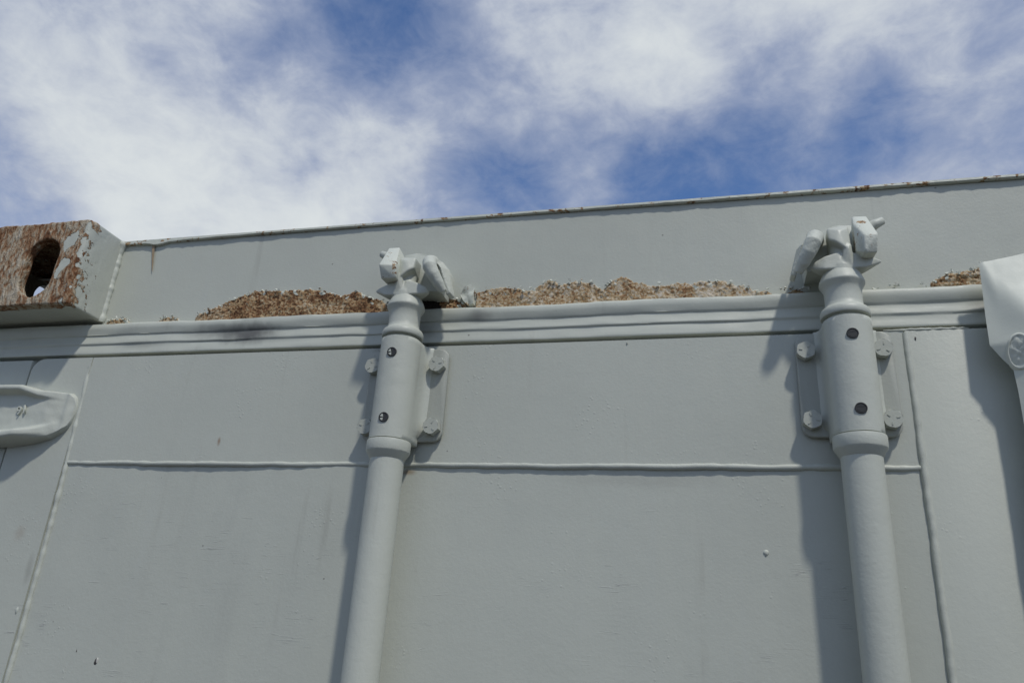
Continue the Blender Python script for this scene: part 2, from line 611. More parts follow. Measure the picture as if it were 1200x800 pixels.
# its top lip, edge eaten by rust
bm = bmesh.new()
nx = 560
prev = None
for i in range(nx + 1):
    x = HX0 + (HX1 - HX0) * i / nx
    w1 = mn.fractal(Vector((x * 38, 1.3, 0)), 1.0, 2.0, 4)
    w2 = mn.fractal(Vector((x * 120, 7.3, 2)), 1.0, 2.0, 3)
    near = sstep(-0.55, -0.72, x)
    top = 0.4725 + 0.0006 * w1 + 0.0004 * w2
    bot = 0.4682 + 0.0005 * w2 - near * (0.0012 + 0.0015 * max(0, w1)) - 0.0035 * math.exp(-((x + 0.698) / 0.012) ** 2)
    fr = 0.0078 + 0.0008 * w1 + 0.0005 * w2
    sec = [bm.verts.new(Wp(x, fr, top - 0.0008)), bm.verts.new(Wp(x, fr + 0.0012, top)), bm.verts.new(Wp(x, 0.06, 0.4725)),
           bm.verts.new(Wp(x, 0.06, 0.4682)), bm.verts.new(Wp(x, fr + 0.0008, bot)), bm.verts.new(Wp(x, fr - 0.0003, bot + 0.0008))]
    if prev:
        for k in range(6):
            l = (k + 1) % 6
            bm.faces.new((prev[k], prev[l], sec[l], sec[k]))
    else:
        bm.faces.new(sec)
    prev = sec
bm.faces.new(prev)
lip = from_bm('top_lip', bm, M_LIP, hb, label='thin rusty lip along the top of the header beam')

# roof, side walls, back wall and floor
bm = bmesh.new()
y = 0.0605
prof = []
k = 0
while y < 6.0:
    prof.append((y, 0.452 if k % 4 in (0, 3) else 0.470))
    y += 0.05
    k += 1
a = [bm.verts.new(Wp(CX0 + 0.02, q, h)) for q, h in prof]
b = [bm.verts.new(Wp(CX1 - 0.02, q, h)) for q, h in prof]
for i in range(len(prof) - 1):
    bm.faces.new((a[i], b[i], b[i + 1], a[i + 1]))
from_bm('roof', bm, M_ROOF, box_thing, smooth=False)
for sx in (CX0, CX1):
    s = 1 if sx < 0 else -1
    bm = bmesh.new()
    y, k, pr = 0.14, 0, []
    while y < 6.0:
        pr.append((y, sx + s * (0.004 if k % 4 in (0, 3) else 0.036)))
        y += 0.07
        k += 1
    lo = [bm.verts.new(Wp(x, q, GZ + 0.16)) for q, x in pr]
    hi = [bm.verts.new(Wp(x, q, 0.462)) for q, x in pr]
    for i in range(len(pr) - 1):
        bm.faces.new((lo[i], lo[i + 1], hi[i + 1], hi[i]))
    from_bm('side_wall', bm, M_ROOF, box_thing, smooth=False)
bm = bmesh.new()
box(bm, CX0 + 0.045, CX1 - 0.045, 5.95, 5.97, GZ + 0.12, 0.448)
from_bm('back_wall', bm, M_ROOF, box_thing, smooth=False)
bm = bmesh.new()
box(bm, CX0 + 0.04, CX1 - 0.04, 0.07, 5.94, GZ + 0.04, GZ + 0.14)
from_bm('floor_frame', bm, M_ROOF, box_thing, smooth=False)
bm = bmesh.new()
box(bm, CX0 + 0.09, CX1 - 0.09, 0.002, 0.066, GZ + 0.02, GZ + 0.125, 0.004)
from_bm('door_sill', bm, M_ROOF, box_thing)
for x0, x1 in ((CX0 + 0.004, -0.8325), (1.4145, CX1 - 0.004)):
    bm = bmesh.new()
    box(bm, x0, x1, 0.0005, 0.138, GZ + 0.119, 0.3015, 0.003)
    from_bm('corner_post', bm, M_PAINT, box_thing)
# transom strip behind the door seal, carrying the header down to the posts
bm = bmesh.new()
box(bm, CX0 + 0.002, CX1 - 0.002, 0.0135, 0.05, 0.3035, 0.310)
from_bm('transom_strip', bm, M_PAINT, box_thing)
for x0, x1 in ((CX0 + 0.002, HX0 - 0.0005), (HX1 + 0.0005, CX1 - 0.002)):
    bm = bmesh.new()
    box(bm, x0, x1, 0.0142, 0.12, 0.3102, 0.3560)
    from_bm('header_end', bm, M_PAINT, box_thing)


# corner castings
def stadium(cx, cz, hw, hh, n=14):
    pts = []
    s = hh - hw
    for i in range(n + 1):
        a = math.pi * i / n
        pts.append((cx + hw * math.cos(a), cz + s + hw * math.sin(a)))
    for i in range(n + 1):
        a = math.pi + math.pi * i / n
        pts.append((cx + hw * math.cos(a), cz - s + hw * math.sin(a)))
    return pts


def prism_y(bm, pts, y0, y1):
    a = [bm.verts.new(Wp(x, y0, z)) for x, z in pts]
    b = [bm.verts.new(Wp(x, y1, z)) for x, z in pts]
    n = len(pts)
    for i in range(n):
        bm.faces.new((a[i], a[(i + 1) % n], b[(i + 1) % n], b[i]))
    bm.faces.new(a)
    bm.faces.new(b)


def prism_x(bm, pts, x0, x1):
    a = [bm.verts.new(Wp(x0, y, z)) for y, z in pts]
    b = [bm.verts.new(Wp(x1, y, z)) for y, z in pts]
    n = len(pts)
    for i in range(n):
        bm.faces.new((a[i], a[(i + 1) % n], b[(i + 1) % n], b[i]))
    bm.faces.new(a)
    bm.faces.new(b)


def cut(o, bmc):
    c = temp(bmc)
    md = o.modifiers.new('b', 'BOOLEAN')
    md.operation = 'DIFFERENCE'
    md.solver = 'EXACT'
    md.object = c
    me = evaluated(o, 'cut')
    o.modifiers.clear()
    old = o.data
    o.data = me
    bpy.data.meshes.remove(old)
    drop(c)


def corner_casting(z0, z1, ox):
    """A casting block with its oval holes; ox = +1 keeps the left one, -1 mirrors it to the right end."""
    mid = (CX0 + CX1) / 2

    def mx(v):
        return v if ox > 0 else 2 * mid - v
    bm = bmesh.new()
    pts = []
    for px, py, r, a0 in ((CX0, -0.05, 0.026, 2), (-0.752, -0.05, 0.006, 3), (-0.752, 0.130, 0.004, 0), (CX0, 0.130, 0.010, 1)):
        ccx = px + r if px == CX0 else px - r
        ccy = py + r if py < 0 else py - r
        for i in range(7):
            a = (a0 + i / 6) * math.pi / 2
            pts.append((mx(ccx + r * math.cos(a)), ccy + r * math.sin(a)))
    lo = [bm.verts.new(Wp(x, y, z0)) for x, y in pts]
    hi = [bm.verts.new(Wp(x, y, z1)) for x, y in pts]
    for i in range(len(pts)):
        j = (i + 1) % len(pts)
        bm.faces.new((lo[i], lo[j], hi[j], hi[i]))
    bm.faces.new(lo)
    bm.faces.new(hi)
    o = temp(bm)
    bm = bmesh.new()
    xa, xb = sorted((mx(CX0 + 0.016), mx(-0.770)))
    box(bm, xa, xb, -0.036, 0.114, z0 + 0.016, z1 - 0.016)
    cut(o, bm)
    bm = bmesh.new()
    cz = (z0 + z1) / 2 - 0.0065
    prism_y(bm, stadium(mx(-0.813), cz, 0.0245, 0.041), -0.08, -0.02)
    cut(o, bm)
    bm = bmesh.new()
    xa, xb = sorted((mx(CX0 - 0.03), mx(CX0 + 0.03)))
    prism_x(bm, stadium(0.0910, cz + 0.007, 0.0215, 0.040), xa, xb)
    cut(o, bm)
    r = o.modifiers.new('r', 'REMESH')
    r.mode = 'VOXEL'
    r.voxel_size = 0.0016
    s = o.modifiers.new('s', 'SMOOTH')
    s.iterations = 9
    s.factor = 0.5
    me = evaluated(o, 'corner_casting')
    drop(o)
    att = me.attributes.new('rust', 'FLOAT', 'POINT')
    nr = [v.normal.copy() for v in me.vertices]
    vals = []
    for v, nn in zip(me.vertices, nr):
        p = v.co
        x = p.x if ox > 0 else 2 * mid - p.x
        z = p.z - CAM_H
        big = mn.fractal(Vector((x * 40, p.y * 40, z * 26)), 1.0, 2.0, 3)
        front = sstep(-0.028, -0.045, p.y)
        r_ = front * 1.0
        # worn back from the right hand corner, and paint left in islands beside the hole
        r_ -= front * sstep(-0.768, -0.756, x + 0.05 * (0.41 - z)) * 0.75
        for ix, iz, irx, irz in ((-0.779, 0.440, 0.0055, 0.012), (-0.770, 0.448, 0.005, 0.010), (-0.777, 0.408, 0.006, 0.011),
                                 (-0.769, 0.412, 0.005, 0.006), (-0.781, 0.395, 0.004, 0.009), (-0.90, 0.40, 0.012, 0.02)):
            d = ((x - ix) / irx) ** 2 + ((z - iz) / irz) ** 2
            r_ -= 0.95 * math.exp(-d * 0.8)
        r_ += (0.28 * big + 0.22 * mn.fractal(Vector((x * 150, p.y * 150, z * 90)), 1.0, 2.0, 3)) * front
        r_ += 0.35 * sstep(z1 - 0.007, z1 - 0.001, z) * front
        if x > -0.76 and p.y < -0.018 and (z < z0 + 0.05 or mn.noise(Vector((5, p.y * 60, z * 70))) > 0.1):       # speckled lower corner of the side
            r_ += 0.28 + 0.30 * mn.noise(Vector((x * 300, p.y * 300, z * 300)))
        inside = CX0 + 0.018 < x < -0.768 and -0.034 < p.y < 0.116 and z0 + 0.014 < z < z1 - 0.014
        if inside:
            r_ = max(r_, 0.65 + 0.3 * big)
        r_ = max(0.0, min(1.0, r_))
        vals.append(r_)
        pit = mn.fractal(Vector((x * 170, p.y * 170, z * 60)), 1.0, 2.0, 3)
        v.co += nn * (0.0007 * pit * (0.25 + r_) + 0.0008 * big * (0.3 + r_) - 0.0004 * r_)
    att.data.foreach_set('value', vals)
    return me


me = corner_casting(0.3545, 0.4735, 1)
link_mesh('corner_casting', me, M_CASTING, box_thing, label='rusty corner casting with an oval hole, left of the header beam')
me = corner_casting(0.3545, 0.4735, -1)
link_mesh('corner_casting', me, M_CASTING, box_thing)

# weld down the joint between casting and header
bm = bmesh.new()
pts, rad = [], []
for i in range(60):
    t = i / 59
    pts.append((-0.7535 + 0.0012 * mn.noise(Vector((t * 9, 0, 0))), 0.010, 0.4715 - t * 0.117))
    rad.append(0.0042 + 0.0011 * mn.noise(Vector((t * 16, 5, 0))) + 0.0018 * math.exp(-((t - 0.03) / 0.05) ** 2) + 0.001 * math.exp(-((t - 0.97) / 0.06) ** 2))
tube(bm, pts, rad, 12)
from_bm('weld_bead', bm, M_CAST, hb, 80)


# rusted, swollen strips where the paint has burst along the bottom of the header, plus one black patch of painted shade
def rust_or_shade_patch(top, zbot, x0, x1, mat, seed, lump=1.0, step=0.00095):
    bm = bmesh.new()
    lay = bm.verts.layers.float.new('paint')
    nx = int((x1 - x0) / step)
    zmax = max(p[1] for p in top) + 0.006
    nz = int((zmax - zbot) / step)
    g = []
    for j in range(nz + 1):
        row = []
        for i in range(nx + 1):
            x = x0 + (x1 - x0) * i / nx
            z = zbot + (zmax - zbot) * j / nz
            q = Vector((x, z, seed))
            edge = interp(top, x) + 0.0022 * mn.noise(q * 210) + 0.0016 * mn.noise(q * 480)
            e = min(edge - z, (x - x0) * 1.2 + 0.0005, (x1 - x) * 1.2 + 0.0005)
            h = sstep(-0.0004, 0.0035, e)
            n1 = mn.noise(q * 330) * 0.0017 + mn.noise(q * 720) * 0.0010 + mn.noise(q * 90) * 0.0020
            rim = math.exp(-((e - 0.0012) / 0.0016) ** 2) * 0.0030 * max(0, mn.noise(q * 260 + Vector((9, 9, 9))) + 0.3)
            yy = 0.0165 - h * (0.0068 + lump * n1) - rim
            vv = bm.verts.new(Wp(x, yy, z))
            # paint still clings to the torn rim, and in a few scabs further in
            vv[lay] = max((1 - sstep(0.0004, 0.0046, e)) * (0.75 + 0.9 * mn.noise(q * 150 + Vector((3, 1, 7)))),
                          sstep(0.30, 0.50, mn.noise(q * 120 + Vector((7, 7, 1)))) * (1 - sstep(0.004, 0.016, e)))
            row.append(vv)
        g.append(row)
    for j in range(nz):
        for i in range(nx):
            if min(v.co.y for v in (g[j][i], g[j][i + 1], g[j + 1][i + 1], g[j + 1][i])) < 0.0152:
                bm.faces.new((g[j][i], g[j][i + 1], g[j + 1][i + 1], g[j + 1][i]))
    bmesh.ops.delete(bm, geom=[v for v in bm.verts if not v.link_faces], context='VERTS')
    return from_bm('rust_or_shade_patch', bm, mat, hb, 80)


TOP_A = [(-0.6146, 0.3529), (-0.6099, 0.3606), (-0.5876, 0.3692), (-0.5694, 0.3775), (-0.5488, 0.3848), (-0.5333, 0.3895), (-0.4961, 0.3879),
         (-0.4591, 0.3881), (-0.4425, 0.3849), (-0.4153, 0.3766), (-0.3973, 0.3824), (-0.3806, 0.3737), (-0.3646, 0.3684), (-0.3495, 0.3599), (-0.325, 0.352)]
TOP_B = [(-0.292, 0.352), (-0.2881, 0.3677), (-0.2768, 0.3682), (-0.266, 0.3622), (-0.2582, 0.3554)]
TOP_C = [(-0.2473, 0.371), (-0.2295, 0.3765), (-0.2144, 0.3767), (-0.1994, 0.3748), (-0.1873, 0.3709), (-0.1777, 0.3746), (-0.169, 0.3784),
         (-0.1635, 0.3845), (-0.1555, 0.3798), (-0.1476, 0.3761), (-0.141, 0.3789), (-0.1362, 0.3797), (-0.1218, 0.3778), (-0.1152, 0.3774),
         (-0.1075, 0.3718), (-0.1018, 0.3683), (-0.0963, 0.3732), (-0.0926, 0.3782), (-0.0814, 0.3838), (-0.0721, 0.3791), (-0.0657, 0.3745),
         (-0.0593, 0.3742), (-0.052, 0.3707), (-0.0429, 0.3691), (-0.0312, 0.3695), (-0.0222, 0.371), (-0.0071, 0.3701), (0.0062, 0.3724),
         (0.015, 0.3719), (0.0237, 0.3714), (0.0322, 0.3679), (0.0381, 0.3645), (0.045, 0.3651), (0.0533, 0.3607), (0.0616, 0.3573), (0.0701, 0.3578), (0.074, 0.3537)]
TOP_D = [(0.2224, 0.3578), (0.2389, 0.3672), (0.2505, 0.3684), (0.2604, 0.3696), (0.2669, 0.373), (0.2773, 0.3723)]
TOP_S1 = [(-0.7464, 0.354), (-0.7373, 0.3600), (-0.7165, 0.3600), (-0.7056, 0.352)]
TOP_S2 = [(-0.6763, 0.350), (-0.6597, 0.3580), (-0.6411, 0.3585), (-0.6298, 0.350)]
TOP_S3 = [(0.0849, 0.352), (0.0978, 0.3582), (0.1065, 0.354)]
ZB = 0.342
pa = rust_or_shade_patch(TOP_A, ZB, -0.615, -0.325, M_RUST_BROWN, 1.0, 0.75)
pa['label'] = 'long brown patch of rust on the header, left of the left locking bar'
rust_or_shade_patch(TOP_B, ZB, -0.292, -0.258, M_RUST_BROWN, 2.0)['label'] = 'small brown rust patch just right of the left keeper'
rust_or_shade_patch(TOP_C, ZB, -0.2475, 0.075, M_RUST_PALE, 3.0, 0.6)['label'] = 'long pale flaky rust strip between the two locking bars'
rust_or_shade_patch(TOP_D, ZB, 0.222, 0.30, M_RUST_PALE, 4.0)['label'] = 'pale rust patch at the right end beside the seal flap'
rust_or_shade_patch(TOP_S1, ZB, -0.747, -0.705, M_RUST_PALE, 5.0)
rust_or_shade_patch(TOP_S2, ZB, -0.677, -0.629, M_RUST_PALE, 6.0)
rust_or_shade_patch(TOP_S3, ZB, 0.084, 0.107, M_RUST_PALE, 7.0)


rust_or_shade_patch([(-0.320, 0.3560), (-0.310, 0.3690), (-0.2950, 0.3700), (-0.2850, 0.362)], ZB, -0.320, -0.285, M_PAINTED_SHADE, 9.0)['label'] = 'black patch painting in the shade under the hooked arm of the left keeper'  # no rust here: shade below the arm, put in as a black patch


# curled flakes of paint along the upper edge of the rust
def flakes(top, n, mat, rng, size=0.0026):
    bm = bmesh.new()
    for i in range(n):
        x = top[0][0] + (top[-1][0] - top[0][0]) * rng.random()
        z = interp(top, x) + rng.uniform(-0.0045, 0.0006)
        s = size * rng.uniform(0.4, 1.1)
        a, tilt = rng.uniform(0, 6.28), rng.uniform(-0.9, 0.9)
        c = Vector((x, 0.0095 - rng.random() * 0.0035, z + CAM_H))
        mt = Matrix.Translation(c) @ Matrix.Rotation(a, 4, 'Y') @ Matrix.Rotation(tilt, 4, 'X')
        k = rng.choice((5, 6, 7))
        ring = [(s * rng.uniform(0.5, 1.1) * math.cos(6.283 * q / k), rng.uniform(-0.25, 0.25) * s, s * rng.uniform(0.4, 0.9) * math.sin(6.283 * q / k)) for q in range(k)]
        f = [bm.verts.new(mt @ Vector(p)) for p in ring]
        b = [bm.verts.new(mt @ (Vector(p) * 0.9 + Vector((0, 0.0012, 0)))) for p in ring]
        for q in range(k):
            r = (q + 1) % k
            bm.faces.new((f[q], f[r], b[r], b[q]))
        bm.faces.new(f)
        bm.faces.new(b)
    return from_bm('paint_flakes', bm, mat, hb, 20, kind='stuff')


rg = random.Random(3)
M_FLAKE = make_edge_rust('flaking_paint', 0.53, 0.60)
flakes(TOP_A, 27, M_FLAKE, rg)
flakes(TOP_C, 37, M_FLAKE, rg)
flakes(TOP_D, 10, M_FLAKE, rg)
flakes([(0.17, 0.3545), (0.222, 0.3545)], 9, M_FLAKE, rg)
flakes([(0.08, 0.356), (0.11, 0.358)], 12, M_FLAKE, rg)
flakes(TOP_B, 20, M_FLAKE, rg)
flakes(TOP_S1, 12, M_FLAKE, rg)
flakes(TOP_S2, 12, M_FLAKE, rg)
# one large curled flake
bm = bmesh.new()
out = [(-0.2645, 0.3665), (-0.2589, 0.3745), (-0.252, 0.3775), (-0.2476, 0.3735), (-0.2485, 0.364), (-0.247, 0.3535), (-0.2535, 0.352), (-0.2592, 0.3575)]
c = bm.verts.new(Wp(-0.2545, 0.0035, 0.365))
fr = [bm.verts.new(Wp(x, 0.006 - 0.004 * math.sin(i * 2.1) ** 2, z)) for i, (x, z) in enumerate(out)]
bk = [bm.verts.new(Wp(x, 0.012, z)) for x, z in out]
for i in range(len(out)):
    j = (i + 1) % len(out)
    bm.faces.new((c, fr[i], fr[j]))
    bm.faces.new((fr[i], bk[i], bk[j], fr[j]))
bmesh.ops.subdivide_edges(bm, edges=bm.edges[:], cuts=2, use_grid_fill=True)
for v in bm.verts:
    v.co.y += 0.0012 * mn.noise(v.co * 190)
from_bm('paint_flake', bm, M_KEEPER, hb, 30, label='large curled flake of grey paint between two rust patches')
# brown run from the rust on the lip
bm = bmesh.new()
L_, R_ = [], []
for i in range(16):
    t = i / 15
    x = -0.7045 + 0.0095 * t + 0.0006 * mn.noise(Vector((t * 8, 3, 1)))
    w = 0.0021 * (1 - t) ** 0.6 + 0.0002
    z = 0.4672 - 0.043 * t
    L_.append(bm.verts.new(Wp(x - w, 0.0103, z)))
    R_.append(bm.verts.new(Wp(x + w, 0.0103, z)))
for i in range(15):
    bm.faces.new((L_[i], R_[i], R_[i + 1], L_[i + 1]))
from_bm('rust_run', bm, M_STAIN, hb)


# keepers welded on the header: back plate, a hooked finger one side, a block the other
def keeper_pieces(x0, s, dz, seed):
    """Back plate, block and hooked arm of one keeper, as separate forged pieces."""
    def P(u, y, z):
        return (x0 + s * u, y, z + dz)
    # back plate with its arched top
    pb = bmesh.new()
    arch = [(-0.0300, 0.3900), (-0.0262, 0.3972), (-0.0185, 0.4022), (-0.0100, 0.4062), (-0.0010, 0.4095), (0.0075, 0.4112), (0.0215, 0.4098)]
    low = [(0.0215, 0.3660), (-0.0270, 0.3600)]
    pts = arch + low
    fr = [pb.verts.new(Wp(*P(u, -0.0185, z))) for u, z in pts]
    bk = [pb.verts.new(Wp(*P(u, 0.0132, z))) for u, z in pts]
    for i in range(len(pts)):
        j = (i + 1) % len(pts)
        pb.faces.new((fr[i], fr[j], bk[j], bk[i]))
    pb.faces.new(fr)
    pb.faces.new(bk)
    bmesh.ops.bevel(pb, geom=[e for e in pb.edges if all(v in fr for v in e.verts)], offset=0.0016, segments=2, profile=0.5, affect='EDGES')
    # block
    bb = bmesh.new()
    hull_round(bb, [P(0.0165, -0.035, 0.4105), P(0.0298, -0.035, 0.4098), P(0.0326, -0.060, 0.3758), P(0.0206, -0.060, 0.3754),
                    P(0.0146, -0.042, 0.3985), P(0.0140, -0.048, 0.3660), P(0.0308, -0.055, 0.3590), P(0.0190, -0.058, 0.3572),
                    P(0.0300, -0.010, 0.4020), P(0.0185, -0.010, 0.4020), P(0.0300, -0.010, 0.3640), P(0.0185, -0.010, 0.3640)], 0.0014)
    if s < 0:       # the left one is broader, square below and leans further back
        bb.free()
        bb = bmesh.new()
        hull_round(bb, [P(0.0215, -0.035, 0.4108), P(0.0350, -0.035, 0.4108), P(0.0322, -0.060, 0.3768), P(0.0122, -0.060, 0.3748),
                        P(0.0302, -0.054, 0.3620), P(0.0113, -0.056, 0.3610), P(0.0330, -0.010, 0.4020), P(0.0195, -0.010, 0.4020),
                        P(0.0300, -0.010, 0.3650), P(0.0165, -0.010, 0.3650)], 0.0014)
    # hooked arm: a half round bar leaning outwards, with a flat cheek on its outer side
    fb = bmesh.new()
    fp = [P(-0.0150, -0.014, 0.3960), P(-0.0185, -0.032, 0.3905), P(-0.0212, -0.046, 0.3830), P(-0.0240, -0.0515, 0.3752), P(-0.0285, -0.0495, 0.3660),
          P(-0.0338, -0.0450, 0.3570), P(-0.0385, -0.0400, 0.3490)]
    tube(fb, fp, [0.0076, 0.0080, 0.0080, 0.0078, 0.0072, 0.0062, 0.0040], 20)
    ball(fb, P(-0.0238, -0.0512, 0.3756), 0.0077, 1, 1, 1, 18, 12)
    hull(fb, [P(-0.0270, -0.016, 0.3965), P(-0.0350, -0.016, 0.3870), P(-0.0445, -0.018, 0.3520), P(-0.0400, -0.018, 0.3490),
              P(-0.0275, -0.042, 0.3865), P(-0.0330, -0.042, 0.3790), P(-0.0440, -0.034, 0.3510), P(-0.0400, -0.034, 0.3478)])
    arm = fused(fb, 0.0008, 5, 'hooked_arm')
    roughen(arm, 0.0002, 200, seed)
    return pb, bb, arm


def horn_mesh(x0, s, dz):
    bm = bmesh.new()
    tube(bm, [(x0 + s * 0.030, -0.026, 0.397 + dz), (x0 + s * 0.037, -0.030, 0.4025 + dz), (x0 + s * 0.0452, -0.030, 0.4062 + dz),
              (x0 + s * 0.0462, -0.030, 0.4066 + dz)], [0.0062, 0.0052, 0.0038, 0.0018], 12)
    return bm


XR, XL = 0.1325, -0.306      # keepers
ROD_R, ROD_L = 0.1345, -0.3135
for x0, s, dz, sd in ((XL, -1, -0.0010, 4.0), (XR, 1, 0.0, 9.0)):
    pb, bb, arm = keeper_pieces(x0, s, dz, sd)
    kp = from_bm('cam_keeper', pb, M_CAST, box_thing, 40)
    from_bm('keeper_block', bb, M_KEEPER, kp, 60)
    link_mesh('hooked_arm', arm, M_ARM, kp)
    kp['label'] = ('chipped pale keeper on the header around the left locking bar' if s < 0
                   else 'grey keeper with a rust spotted block around the right locking bar')
    from_bm('horn', horn_mesh(x0, s, dz), M_CAST, kp, 60)

# ------------------------------------------------------------------ left door
door = thing('container_door', 'flat grey left container door with two vertical locking bars', 'container door', Vector((-0.27, 0.02, GZ + CAM_H + 0.13)))
from_bm('top_rail', grid_slab(-0.7385, 0.1895, 0.1685, 0.3012, lambda x, z: wave(x, z, 0.0011, 6.0, 1.0), 0.045, 0.011), M_DOOR, door)
from_bm('infill_panel', grid_slab(-0.7385, 0.1895, -0.26, 0.168, lambda x, z: 0.0017 + wave(x, z, 0.0022, 5.0, 5.0) + wave(x, z, 0.0006, 17, 3), 0.045, 0.011), M_DOOR, door)
from_bm('infill_panel', grid_slab(-0.7385, 0.1895, GZ + 0.14, -0.2605, lambda x, z: 0.0017 + wave(x, z, 0.0022, 5.0, 5.0), 0.045, 0.05), M_DOOR, door)
# left stile has a rounded top corner
bm = bmesh.new()
out = [(-0.739, GZ + 0.14), (-0.739, 0.3010)]
for i in range(9):
    a = math.pi / 2 + math.pi / 2 * i / 8
    out.append((-0.8105 + 0.0175 * math.cos(a), 0.2835 + 0.0175 * math.sin(a)))
out.append((-0.828, GZ + 0.14))
prism_y(bm, out, -0.0012, 0.045)
from_bm('stile', bm, M_DOOR, door)
bm = bmesh.new()
box(bm, 0.190, 0.2855, -0.0012, 0.045, GZ + 0.14, 0.3014, 0.0012)
from_bm('stile', bm, M_DOOR, door)


def bead(pts_fn, n, r, seed, wob=0.2, name='weld_bead', side=10, lump=90.0):
    bm = bmesh.new()
    pts, rad = [], []
    for i in range(n):
        t = i / (n - 1)
        x, y, z = pts_fn(t)
        q = Vector((x * lump, z * lump, seed))
        pts.append((x + r * 0.30 * mn.noise(q * 0.35), y, z + r * 0.30 * mn.noise(q * 0.35 + Vector((5, 5, 5)))))
        rad.append(r * (1 + wob * mn.noise(q)))
    tube(bm, pts, rad, side)
    return from_bm(name, bm, M_CAST, door, 80)


bead(lambda t: (-0.737 + 0.926 * t, 0.0020, 0.1682), 330, 0.0032, 1.0, 0.24)
bead(lambda t: (0.1915 - 0.0040 * sstep(0, 0.4, t), 0.0008, 0.2985 - 2.2 * t), 700, 0.0034, 2.0, 0.20)
bead(lambda t: (-0.7410 + 0.0075 * math.sin(min(t * 9, 1) * 1.57) - 0.0055 * sstep(0.11, 0.3, t), 0.0008, 0.2886 - 2.2 * t), 700, 0.0029, 3.0, 0.45)
# puckered paint at the top of the rail, beside each bracket
for xa, xb, zc, sd in ((-0.352, -0.330, 0.2985, 1.0), (0.172, 0.247, 0.3020, 4.0)):
    bm = bmesh.new()
    pts, rad = [], []
    for i in range(50):
        t = i / 49
        x = xa + (xb - xa) * t
        pts.append((x, -0.0006 - 0.0009 * mn.noise(Vector((x * 160, sd, 0))), zc - 0.0008 * mn.noise(Vector((x * 120, 2, sd)))))
        rad.append((0.0013 + 0.0007 * mn.noise(Vector((x * 230, sd, 1)))) * math.sin(math.pi * min(1, max(0.03, t))) ** 0.4)
    tube(bm, pts, rad, 8)
    from_bm('curled_paint', bm, M_SEAL, door, 80)


# chips and dabs on the door skin
def dab(x, y, z, sx, sz, mat, seed, name):
    bm = bmesh.new()
    n = 11
    c = bm.verts.new(Wp(x, y - 0.0011, z))
    ring = []
    for i in range(n):
        a = 6.2832 * i / n
        k = 1 + 0.45 * mn.noise(Vector((math.cos(a) * 2 + seed, math.sin(a) * 2, seed)))
        ring.append((sx * k * math.cos(a), sz * k * math.sin(a)))
    r1 = [bm.verts.new(Wp(x + 0.6 * a, y - 0.0009 + 0.0006 * mn.noise(Vector((a * 900, b * 900, seed))), z + 0.6 * b)) for a, b in ring]
    r2 = [bm.verts.new(Wp(x + a, y + 0.0012, z + b)) for a, b in ring]
    for i in range(n):
        j = (i + 1) % n
        bm.faces.new((c, r1[i], r1[j]))
        bm.faces.new((r1[i], r2[i], r2[j], r1[j]))
    return from_bm(name, bm, mat, door, 60)


dab(-0.6292, 0.0016, -0.0439, 0.0024, 0.0052, M_CHIP, 1.0, 'paint_chip')
dab(-0.6272, 0.0008, -0.0425, 0.0011, 0.0036, M_PALECHIP, 6.0, 'paint_dab')
dab(-0.6559, 0.0016, -0.0347, 0.0008, 0.0026, M_CHIP, 2.0, 'paint_chip')
dab(0.1990, -0.0008, 0.2925, 0.0011, 0.0030, M_CHIP, 3.0, 'paint_chip')
dab(0.0517, 0.0022, 0.0902, 0.0036, 0.0036, M_SEAL, 4.0, 'paint_dab')
dab(-0.7455, -0.0008, 0.0011, 0.0026, 0.0052, M_SEAL, 5.0, 'paint_dab')
dab(-0.0738, -0.0002, 0.2975, 0.0010, 0.0024, M_SEAL, 8.0, 'paint_dab')


# the ribbed seal across the top of the door
def seal(x0, x1, par, seed=0.0):
    prof = [(0.0115, 0.3462), (0.0040, 0.3487), (-0.0050, 0.3484), (-0.0086, 0.3472), (-0.0096, 0.3445), (-0.0100, 0.3390), (-0.0104, 0.3340),
            (-0.0092, 0.3327), (-0.0060, 0.3318), (-0.0062, 0.3300), (-0.0082, 0.3262), (-0.0108, 0.3224), (-0.0112, 0.3212), (-0.0100, 0.3202),
            (-0.0070, 0.3193), (-0.0072, 0.3176), (-0.0094, 0.3132), (-0.0118, 0.3090), (-0.0118, 0.3076), (-0.0105, 0.3066), (0.0115, 0.3062)]
    bm = bmesh.new()
    n = max(4, int((x1 - x0) / 0.006))
    prev = None
    for i in range(n + 1):
        x = x0 + (x1 - x0) * i / n
        dy = 0.0014 * mn.noise(Vector((x * 9, seed, 0))) + 0.0010 * mn.noise(Vector((x * 34, seed, 4)))
        dzt = 0.0017 * mn.noise(Vector((x * 8, seed, 8))) + 0.0007 * mn.noise(Vector((x * 45, seed, 2)))
        sec = []
        for k, (y, z) in enumerate(prof):
            on = 1.0 if y < 0.010 else 0.0
            w = (z - 0.306) / 0.043
            dk = 0.0005 * mn.noise(Vector((x * 24, seed, k * 0.9)))
            dy2 = dk * (1 if 0.05 < w < 0.95 else 0)
            yy = y if y > 0.010 else 0.0045 + (y + 0.0045) * (0.32 if w < 0.72 else 0.74)
            sec.append(bm.verts.new(Wp(x, yy + (dy * 0.7 + dy2) * on, z + dzt * on * w)))
        if prev:
            for k in range(len(prof)):
                l = (k + 1) % len(prof)
                bm.faces.new((prev[k], prev[l], sec[l], sec[k]))
        else:
            bm.faces.new(sec)
        prev = sec
    bm.faces.new(prev)
    return from_bm('ribbed_seal', bm, M_SEAL, par, 50)


seal(CX0 + 0.006, 0.2845, door, 0.0)

